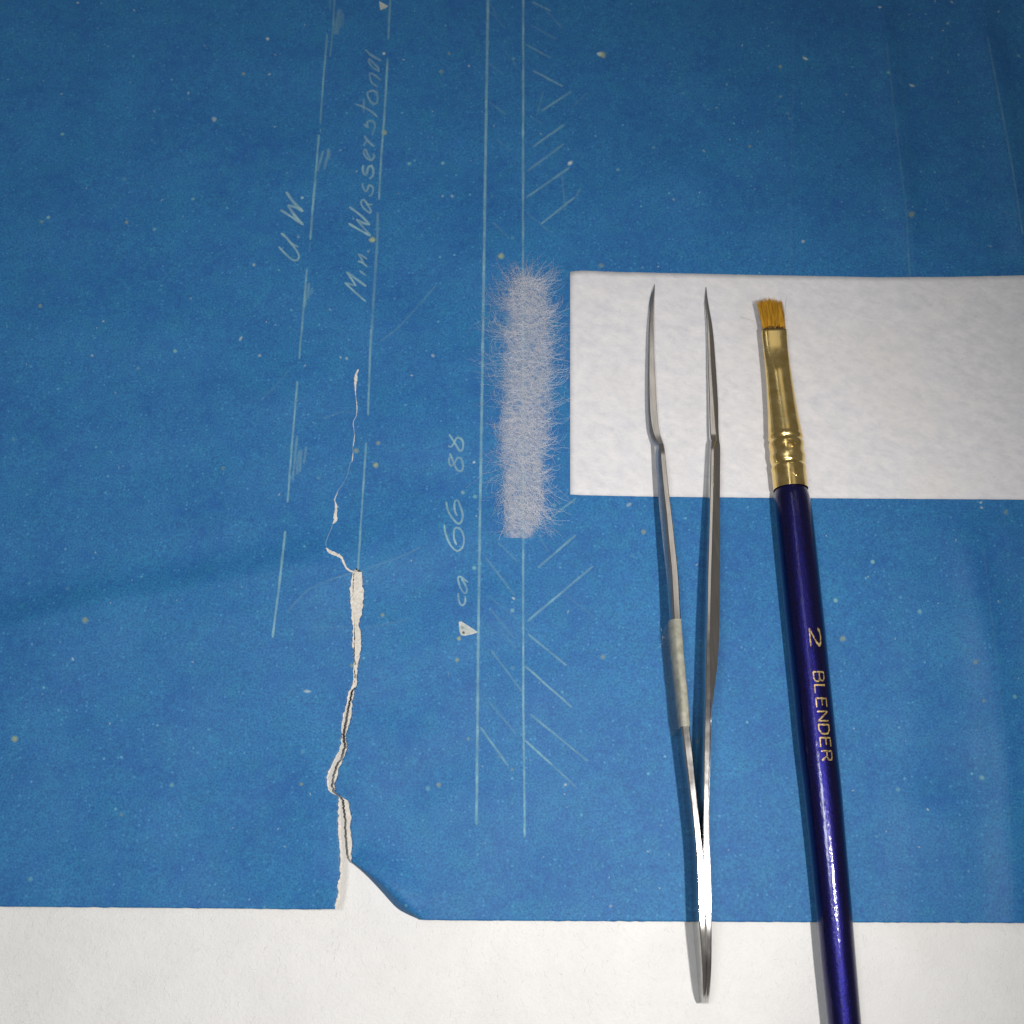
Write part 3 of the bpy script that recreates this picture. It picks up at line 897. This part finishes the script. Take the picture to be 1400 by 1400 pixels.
for i in range(2150):      # the felted body
    v = rng.uniform(378, 732)
    l, r_ = lerp_tab(SL, v) - 2.5, lerp_tab(SR, v) + 2.5
    u = rng.uniform(l, r_)
    a = rng.normal(0, 0.7) + (math.pi if rng.random() < .5 else 0)
    L = rng.uniform(14, 44)
    if v > 640: a = rng.normal(0.9, 0.5) + (math.pi if rng.random() < .5 else 0)
    eu, ev = u + math.cos(a) * L, v + math.sin(a) * L
    if ev > 734 or eu < l - 8 or eu > r_ + 8: continue
    fibre(u, v, a, L, rng.normal(0, 1.3), rng.uniform(.014, .029), 0.15, rng.uniform(.2, .7))
for i in range(780):       # feathered rims
    v = rng.uniform(380, 728)
    left = rng.random() < .5
    l, r_ = lerp_tab(SL, v), lerp_tab(SR, v)
    if left:
        u = l + rng.uniform(0, 14); a = math.pi + rng.normal(-0.1, .35); L = rng.uniform(16, 58); cu = rng.normal(1.3, .9)
        if v > 640: a = math.pi - rng.normal(0.7, .4); L *= .8; cu = -rng.normal(0.9, .5)
        elif v > 560: L *= .6
    else:
        u = r_ - rng.uniform(0, 14); a = rng.normal(0.05, .35); L = rng.uniform(16, 46); cu = rng.normal(-1.2, .9)
        if v > 660: a = rng.normal(0.5, .35); cu = rng.normal(-.2, .5)
        elif v > 575: L *= .75
    clump = mnoise.noise(Vector((v * 0.045, 3.0 if left else 9.0, 0)))
    if clump < -0.05 and rng.random() < .7: continue
    L *= 0.9 + 0.9 * clump
    if v + math.sin(a) * L > 738: continue
    fibre(u, v, a, L, cu, rng.uniform(.014, .026), 0.12, rng.uniform(.16, .6), wob=0.45)
for i in range(170):       # plume at the upper end
    u = rng.uniform(700, 744); v = 386 + 16 * ((u - 722) / 24) ** 2 + rng.uniform(0, 10)
    a = -math.pi / 2 + (u - 721) / 40.0 + rng.normal(0, .3)
    fibre(u, v, a, rng.uniform(14, 48), rng.normal(0, 1.1), rng.uniform(.011, .019), .12, rng.uniform(.16, .5))
for (pts, r) in [([(672, 626), (662, 642), (652, 655), (637, 667)], .014), ([(668, 433), (655, 440), (645, 445), (640, 455)], .014), ([(690, 400), (676, 412), (666, 398), (663, 390)], .015),
                 ([(745, 612), (757, 613), (768, 612), (780, 613)], .016), ([(742, 660), (756, 675), (772, 684), (786, 688)], .015), ([(745, 655), (762, 668), (780, 684)], .014), ([(742, 700), (752, 716), (763, 728)], .014),
                 ([(685, 372), (692, 378), (700, 388)], .014), ([(680, 740), (684, 732), (690, 720)], .015), ([(668, 684), (658, 684), (654, 686)], .013)]:
    F.add([on_sheet(p[0], p[1], .25, True) for p in catmull(pts, 4)], r * MM)
fo = F.build('tissue_fibres', M_HAIR, strip); tag(fo, kind='stuff')

# ------------------------------------------------------------------ tweezers
tweezers = empty('tweezers')
tag(tweezers, 'steel bent-tip tweezers lying open on edge, tape wrapped round one arm', 'tweezers')
ZB = 0.32       # mm, underside rests on the papers
ARM_L = [  # v, outer, ridge, inner, height mm
    (388.6, 894.2, 894.8, 895.3, .55), (396, 891.2, 893, 895.3, .8), (414, 887.4, 890, 894.6, 1.3), (448, 885.2, 887.8, 894.3, 1.9), (474, 884.3, 887.4, 894.4, 2.3), (534, 884.3, 887.4, 897, 3.0),
    (565, 885.5, 888.6, 899, 3.4), (586, 887.2, 891.5, 901.2, 3.7), (597, 890, 895, 904.3, 3.9), (605, 893, 899, 907.3, 4.2), (609, 894.3, 901.5, 908.6, 5.2), (618, 895.2, 902.8, 909.5, 5.6), (640, 896.8, 904.5, 911.5, 6.1),
    (676, 900, 908, 915.2, 6.9), (700, 902, 910.8, 918.2, 7.4), (740, 906.2, 914.3, 922.8, 8.2), (781, 910.6, 918.2, 927.2, 9.0), (846, 915.5, 922, 931, 10.0), (900, 920.5, 926, 935, 10.6), (950, 926.5, 931.2, 939.8, 10.9), (993, 931.5, 933.2, 943, 11.0),
    (1039, 937.3, 938.5, 948, 11.0), (1080, 942.3, 943.4, 952, 11.0), (1128, 948, 949, 957, 11.0), (1172, 952, 953, 961.2, 11.0), (1226, 954.2, 955, 963, 11.0), (1262, 955.8, 956.6, 964.3, 10.9), (1285, 957.4, 958.2, 965.2, 10.5),
    (1305, 958.8, 959.5, 965.8, 10.0), (1325, 960, 960.6, 966, 9.3), (1343, 960.4, 961, 965.8, 8.2), (1358, 960.3, 960.8, 965.2, 6.6), (1367, 960, 960.4, 964.6, 5.0), (1372, 960, 960.3, 964.2, 3.4)]
ARM_R = [
    (392.5, 965.7, 965.3, 964.9, .55), (400, 966.4, 965.6, 964.4, .8), (414, 968.4, 966, 963.9, 1.3), (448, 974.3, 969.8, 966.5, 1.9), (500, 978.6, 972.6, 968, 2.5), (551, 981.6, 976, 969.7, 3.2), (586, 982.3, 978.6, 970.7, 3.7),
    (602, 983.4, 979.8, 972, 4.2), (607, 984.4, 977, 972, 5.4), (640, 984.4, 976.2, 971.2, 6.1), (679, 984.2, 975.6, 970.4, 6.9), (700, 984.2, 975.1, 969.8, 7.4), (740, 984.2, 974.2, 968.8, 8.2), (781, 984.2, 973, 967.7, 9.0), (863, 983.4, 971.2, 966.1, 10.2),
    (905, 981, 971.4, 965.4, 10.6), (944, 976.5, 972, 964.9, 10.9), (975, 973, 971.5, 963.9, 11.0), (1025, 971.6, 970.8, 962.8, 11.0), (1074, 969.9, 969.2, 962.1, 11.0), (1128, 969.2, 968.6, 961.7, 11.0), (1172, 970.6, 970, 962.2, 11.0),
    (1226, 972.4, 971.8, 963.7, 11.0), (1262, 973, 972.3, 964.9, 10.9), (1285, 973, 972.5, 965.5, 10.5), (1305, 972.9, 972.4, 966.0, 10.0), (1325, 972.4, 972, 966.2, 9.3), (1343, 971.4, 971, 966.0, 8.2), (1358, 970.2, 969.8, 965.4, 6.6), (1367, 969.1, 968.8, 964.8, 5.0), (1372, 968.2, 968, 964.4, 3.4)]
def densify(tab, step=5.0):
    out = []
    n = len(tab)
    for i in range(n - 1):
        p0, p1, p2, p3 = (np.array(tab[max(0, i - 1)]), np.array(tab[i]), np.array(tab[i + 1]), np.array(tab[min(n - 1, i + 2)]))
        k = max(1, int((p2[0] - p1[0]) / step))
        h = p2[0] - p1[0]
        m1 = (p2 - p0) / max(1e-6, (p2[0] - p0[0])) * h
        m2 = (p3 - p1) / max(1e-6, (p3[0] - p1[0])) * h
        for j in range(k):
            t = j / k
            out.append((2 * t ** 3 - 3 * t * t + 1) * p1 + (t ** 3 - 2 * t * t + t) * m1 + (-2 * t ** 3 + 3 * t * t) * p2 + (t ** 3 - t * t) * m2)
            out[-1][0] = p1[0] + h * t
    out.append(np.array(tab[-1]))
    return out
def arm_ring(row, sgn):
    v, uo, ur, ui, h = row
    h = h * 0.74
    h0 = (ZB + h) * MM
    pi_ = at(ui, v, h0); pr = at(ur, v, h0 - 0.02 * MM)
    drop = min(h * 0.5 * MM, (1.15 if sgn > 0 else 0.5) * abs(uo - ur) * px_size(pr) + 0.05 * MM)
    po = at(uo, v, h0 - drop)
    pi_b = Vector((pi_.x, pi_.y, ZB * MM))
    y = pi_.y
    # keep the section in one plane y = const
    pr.y = y; po.y = y; pi_b.y = y
    w = abs(pr.x - pi_.x)
    # outer side: sloped where it shows, never narrower than the edge
    if (po.x - pr.x) * sgn > -0.02 * MM: po.x = pr.x - sgn * 0.02 * MM
    low = Vector((pr.x, y, ZB * MM))
    c = min(0.16 * MM, w * 0.2)
    # chamfered corners, counted from the inner underside upwards
    return [pi_b, Vector((pi_.x, y, h0 - c)), Vector((pi_.x - sgn * c, y, h0)), Vector((pr.x + sgn * c * .8, y, h0)), Vector((pr.x - sgn * c * .3, y, h0 - c)),
            po, low]
def build_arm(tab, sgn):
    rows = densify(tab)
    va, fa = [], []
    for r_ in rows: va += arm_ring(r_, sgn)
    m = 7
    for i in range(len(rows) - 1):
        for k in range(m):
            a, b_ = i * m + k, i * m + (k + 1) % m
            fa.append((a, b_, b_ + m, a + m) if sgn < 0 else (a + m, b_ + m, b_, a))
    fa.append(tuple(range(m))); fa.append(tuple(range((len(rows) - 1) * m, len(rows) * m)))
    o = link_mesh('arm', va, fa, M_STEEL, tweezers)
    bm = bmesh.new(); bm.from_mesh(o.data); bmesh.ops.recalc_face_normals(bm, faces=bm.faces)
    for e in bm.edges:
        if len(e.link_faces) == 2 and e.calc_face_angle(0) > math.radians(28): e.smooth = False
    bm.to_mesh(o.data); bm.free()
    return rows
# outer side of the first arm faces left (sgn=+1 puts the outer face at smaller x)
rowsL = build_arm(ARM_L, 1)
build_arm(ARM_R, -1)

# tape: over the edge of the arm, down its outer side, with a loose flap reaching the sheet
TAPE = [r_ for r_ in rowsL if 846 <= r_[0] <= 996]
va, fa, aa = [], [], []
m = 9
nt_ = len(TAPE)
for i, row in enumerate(TAPE):
    R = arm_ring(row, 1)
    k = i / (nt_ - 1)
    o = 0.09 * MM
    v = row[0]
    flap_u = 903 + (v - 846) * 0.10 + 1.6 * mnoise.noise(Vector((v * 0.12, 1, 1))) + 6.0 * max(0, 1 - i / 3.0)
    fz = (1.0 + 0.6 * k + 2.2 * max(0, 1 - i / 6.0)) * MM
    fp = at(flap_u, v + 10 + 6 * k, fz)
    po = R[5]
    q = [Vector((R[1].x + o, R[1].y, R[1].z - 1.2 * MM)), Vector((R[1].x + o, R[1].y, R[1].z)), Vector((R[2].x, R[2].y, R[2].z + o)), Vector((R[3].x, R[3].y, R[3].z + o)), Vector((R[4].x - o, R[4].y, R[4].z + .3 * o)),
         Vector((po.x - o, po.y, po.z))]
    q += [q[5].lerp(fp, t) + Vector((0, 0, 0.2 * MM * math.sin(math.pi * t))) for t in (0.35, 0.7, 1.0)]
    va += q
    aa += [1, 1, 1, 1, .92, .78, .26, .20, .34]
for i in range(nt_ - 1):
    for k in range(m - 1):
        a = i * m + k
        fa.append((a, a + 1, a + m + 1, a + m))
tp = link_mesh('tape', va, fa, M_TAPE, tweezers, attr=aa)
tag(tp, 'yellowed tape wrapped round one arm with a loose flap')
F = Fibres()
for i in range(7):
    t = rng.uniform(0, .45)
    row = TAPE[int(t * (nt_ - 1) * .5)]
    u = 905 + rng.uniform(-2, 6); v = 852 + rng.uniform(0, 34)
    pts = []; a = rng.uniform(0, 6.28)
    for k in range(5):
        pts.append(at(u, v, (2.6 + .1 * k) * MM)); u += math.cos(a) * 0.9; v += math.sin(a) * 1.0; a += rng.normal(0, .2)
    F.add(pts, .02 * MM)
fo = F.build('adhesive_fibres', M_TFIB, tp); tag(fo, kind='stuff')

# ------------------------------------------------------------------ brush
brush = empty('paint_brush')
tag(brush, 'flat artist brush with amber bristles, gilt ferrule and navy lacquered handle', 'brush')
BR = [(452, 1040.8, 1075.4), (476, 1043.6, 1076.8), (517, 1047.6, 1082.8), (563, 1050, 1090.2), (600, 1050.8, 1097.4), (668, 1057.8, 1104), (700, 1059.8, 1110), (781, 1067.5, 1119), (863, 1075.8, 1127.6),
      (944, 1084.2, 1135.8), (1026, 1092.2, 1144), (1074, 1098.2, 1149.4), (1156, 1107.2, 1156.2), (1237, 1115.4, 1163.4), (1318, 1122.6, 1169.9), (1397, 1131.2, 1176.6), (1500, 1143, 1186), (1650, 1160.5, 1199), (1850, 1186, 1212), (1900, 1196, 1206)]
uLt = [(r_[0], r_[1]) for r_ in BR]; uRt = [(r_[0], r_[2]) for r_ in BR]
def smooth_tab(tab, v):
    return (lerp_tab(tab, v - 12) + 2 * lerp_tab(tab, v) + lerp_tab(tab, v + 12)) / 4
AXZ = lambda v: (3.88 + 0.25 * sstep(700, 450, v) - 0.15 * sstep(1100, 1400, v)) * MM
def axis_pt(v):
    c = at((smooth_tab(uLt, v) + smooth_tab(uRt, v)) / 2, v, AXZ(v))
    return c, (smooth_tab(uRt, v) - smooth_tab(uLt, v)) / 2 * px_size(c)
ca, _ = axis_pt(500); cb, _ = axis_pt(1300)
AX = (ca - cb); AX.z = 0; AX.normalize()           # towards the bristles
SIDE = Vector((AX.y, -AX.x, 0))                     # to the right
def ring(v, rx, rz, n=40, sq=2.0):
    c, _ = axis_pt(v)
    out = []
    for k in range(n):
        t = 2 * math.pi * k / n
        cx, sx = math.cos(t), math.sin(t)
        if sq != 2.0:
            cx = math.copysign(abs(cx) ** (2 / sq), cx); sx = math.copysign(abs(sx) ** (2 / sq), sx)
        out.append(c + SIDE * rx * cx + Vector((0, 0, 1)) * rz * sx)
    return out
def loft(rings, caps=(True, True)):
    va, fa = [], []
    n = len(rings[0])
    for r_ in rings: va += r_
    for i in range(len(rings) - 1):
        for k in range(n):
            a, b_ = i * n + k, i * n + (k + 1) % n
            fa.append((a, b_, b_ + n, a + n))
    if caps[0]: fa.append(tuple(range(n)))
    if caps[1]: fa.append(tuple(range((len(rings) - 1) * n, len(rings) * n)))
    return va, fa
def fix_normals(o):
    bm = bmesh.new(); bm.from_mesh(o.data); bmesh.ops.recalc_face_normals(bm, faces=bm.faces); bm.to_mesh(o.data); bm.free()
# handle
rs = []
hv = [664, 668, 671, 675] + list(np.arange(682, 1900, 12)) + [1898, 1900]
for v in hv:
    _, r = axis_pt(v)
    if v < 672: r *= 0.93
    elif v < 676: r *= 0.97
    rs.append(ring(v, r, r))
o = link_mesh('handle', *loft(rs), M_NAVY, brush); fix_normals(o)
# ferrule: round at the handle, pressed flat at the mouth, two crimped rings
BUMPS = [(603, -.16, 2.2), (598.5, .10, 2.5), (609, .10, 3.5), (616, -.06, 4), (626, .12, 4), (636.5, -.20, 2.0), (641, .06, 3)]
rs = []
fv = list(np.arange(452, 590, 3.0)) + list(np.arange(590, 648, 1.0)) + list(np.arange(648, 670, 3.0)) + [669.5]
for v in fv:
    _, r = axis_pt(v)
    b_ = sum(h * math.exp(-((v - q) / w) ** 2) for q, h, w in BUMPS) * MM
    flat = sstep(472, 512, v)
    flat2 = sstep(468, 640, v)
    rz = (0.95 * MM) * (1 - flat) + r * (0.62 + 0.38 * flat2) * flat
    rs.append(ring(v, r + b_, rz + b_, 48, 2.0 + 0.9 * (1 - flat)))
# inner lip so the mouth reads as a tube
_, r = axis_pt(452)
rs.insert(0, ring(452, r - .12 * MM, .85 * MM, 48, 2.9))
rs.insert(0, ring(462, r - .14 * MM, .80 * MM, 48, 2.9))
o = link_mesh('ferrule', *loft(rs, (False, False)), M_GOLD, brush); fix_normals(o)
ferrule = o
def on_brush(v, phi, lift, rscale=1.0):
    c, r = axis_pt(v)
    return c + SIDE * (r * rscale + lift * MM) * math.sin(phi) + Vector((0, 0, 1)) * (r * rscale + lift * MM) * math.cos(phi)
# small stamped ring and nick on the ferrule
F = Fibres()
pts = [on_brush(615.5 + 3.6 * math.sin(t), 0.13 + 0.15 * math.cos(t), 0.05) for t in np.linspace(-0.5, 4.2, 12)]
F.add(pts, .11 * MM); F.build('stamped_ring', M_GOLD, ferrule)
F = Fibres()
F.add([on_brush(654, -.12, .0), on_brush(657, .1, .03), on_brush(659, .18, .0)], .08 * MM); F.build('nick', M_GOLD, ferrule)
# bristles
F = Fibres(); F2 = Fibres()
for i in range(900):
    a = rng.uniform(0, 2 * math.pi); q = math.sqrt(rng.random())
    sx = q * math.cos(a); sz = q * math.sin(a)
    c0, r = axis_pt(454)
    c0 = c0 - AX * 0.3 * MM
    x0 = sx * (r - .25 * MM); z0 = sz * .78 * MM
    L = (8.2 + rng.normal(0, .38) - 0.25 * abs(sx)) * MM
    spread = 1.15 + rng.normal(0, .09) + (0.12 * sx if sx < 0 else 0)
    bend = -0.30 * MM
    pts = []
    for k in range(6):
        t = k / 5
        x = x0 * (1 + (spread - 1) * t) + bend * t * t + rng.normal(0, .012) * MM
        pts.append(c0 + AX * L * t + SIDE * x + Vector((0, 0, 1)) * (z0 * (1 + .25 * t) - 0.5 * MM * t * t))
    F.add(pts, .042 * MM, .022 * MM)
    F2.add([p for p in (pts[0] - AX * 0.4 * MM, pts[0] + (pts[1] - pts[0]) * rng.uniform(.45, 1.0))], .05 * MM, .047 * MM)
fo = F.build('bristles', M_BRIST, brush); tag(fo, kind='stuff')
fr = F2.build('bristle_roots', M_BROOT, fo); tag(fr, kind='stuff')
F = Fibres()
F.add([at(p[0], p[1], z * MM) for p, z in zip(catmull([(1041, 448), (1036, 443), (1029, 438), (1012, 433)], 4), np.linspace(3.5, 1.0, 12))], .018 * MM)
F.add([at(p[0], p[1], 4 * MM) for p in catmull([(1072, 440), (1073.5, 420), (1075, 408)], 4)], .03 * MM)
F.build('stray_hair', M_STRAY, fo)
# gilt lettering on the handle, single-stroke capitals wrapped round it
GLY = {
    '2': [[(0.02, .74), (.08, .92), (.30, 1.0), (.52, .92), (.58, .74), (.48, .52), (.04, .02), (.06, 0), (.62, 0)]],
    'B': [[(0, 0), (0, 1)], [(0, 1), (.38, 1), (.54, .90), (.54, .64), (.38, .53), (0, .53)], [(.38, .53), (.60, .42), (.60, .12), (.40, 0), (0, 0)]],
    'L': [[(0, 1), (0, 0), (.52, 0)]],
    'E': [[(.55, 1), (0, 1), (0, 0), (.57, 0)], [(0, .53), (.45, .53)]],
    'N': [[(0, 0), (0, 1), (.60, 0), (.60, 1)]],
    'D': [[(0, 0), (0, 1), (.32, 1), (.56, .82), (.60, .5), (.56, .18), (.32, 0), (0, 0)]],
    'R': [[(0, 0), (0, 1), (.38, 1), (.56, .90), (.56, .60), (.38, .50), (0, .50)], [(.32, .50), (.60, 0)]]}
def glyph(ch, v0, vw, p0, p1):
    va, fa = [], []
    for st in GLY[ch]:
        c = []
        for (a, b_) in zip(st, st[1:]):
            n = max(3, int(math.hypot(b_[0] - a[0], b_[1] - a[1]) * 14))
            for k in range(n): c.append((a[0] + (b_[0] - a[0]) * k / n, a[1] + (b_[1] - a[1]) * k / n))
        c.append(st[-1])
        base = len(va); n = len(c)
        for i, p in enumerate(c):
            q0, q1 = c[max(0, i - 1)], c[min(n - 1, i + 1)]
            dx, dy = (q1[0] - q0[0]), (q1[1] - q0[1]); L = math.hypot(dx, dy) or 1
            w = 0.050 * (1 + .5 * mnoise.noise(Vector((p[0] * 5, p[1] * 5, v0))))
            for s in (-1, 1):
                gx, gy = p[0] - dy / L * w * s, p[1] + dx / L * w * s
                va.append(on_brush(v0 + gx / .6 * vw, p0 + (p1 - p0) * gy, .025))
        for i in range(n - 1):
            a = base + 2 * i
            fa.append((a, a + 1, a + 3, a + 2))
    o = link_mesh('letter', va, fa, M_GILT, brush)
    return o
R_ = math.radians
glyph('2', 864.5, 24, R_(-5), R_(30))
for i, ch in enumerate('BLENDER'):
    glyph(ch, 923.5 + i * 17.75, 12.6, R_(-6), R_(27))

# ------------------------------------------------------------------ render settings
scene.render.engine = 'CYCLES'
scene.render.resolution_x = 1024
scene.render.resolution_y = 1024
scene.cycles.max_bounces = 8
scene.cycles.transparent_max_bounces = 24
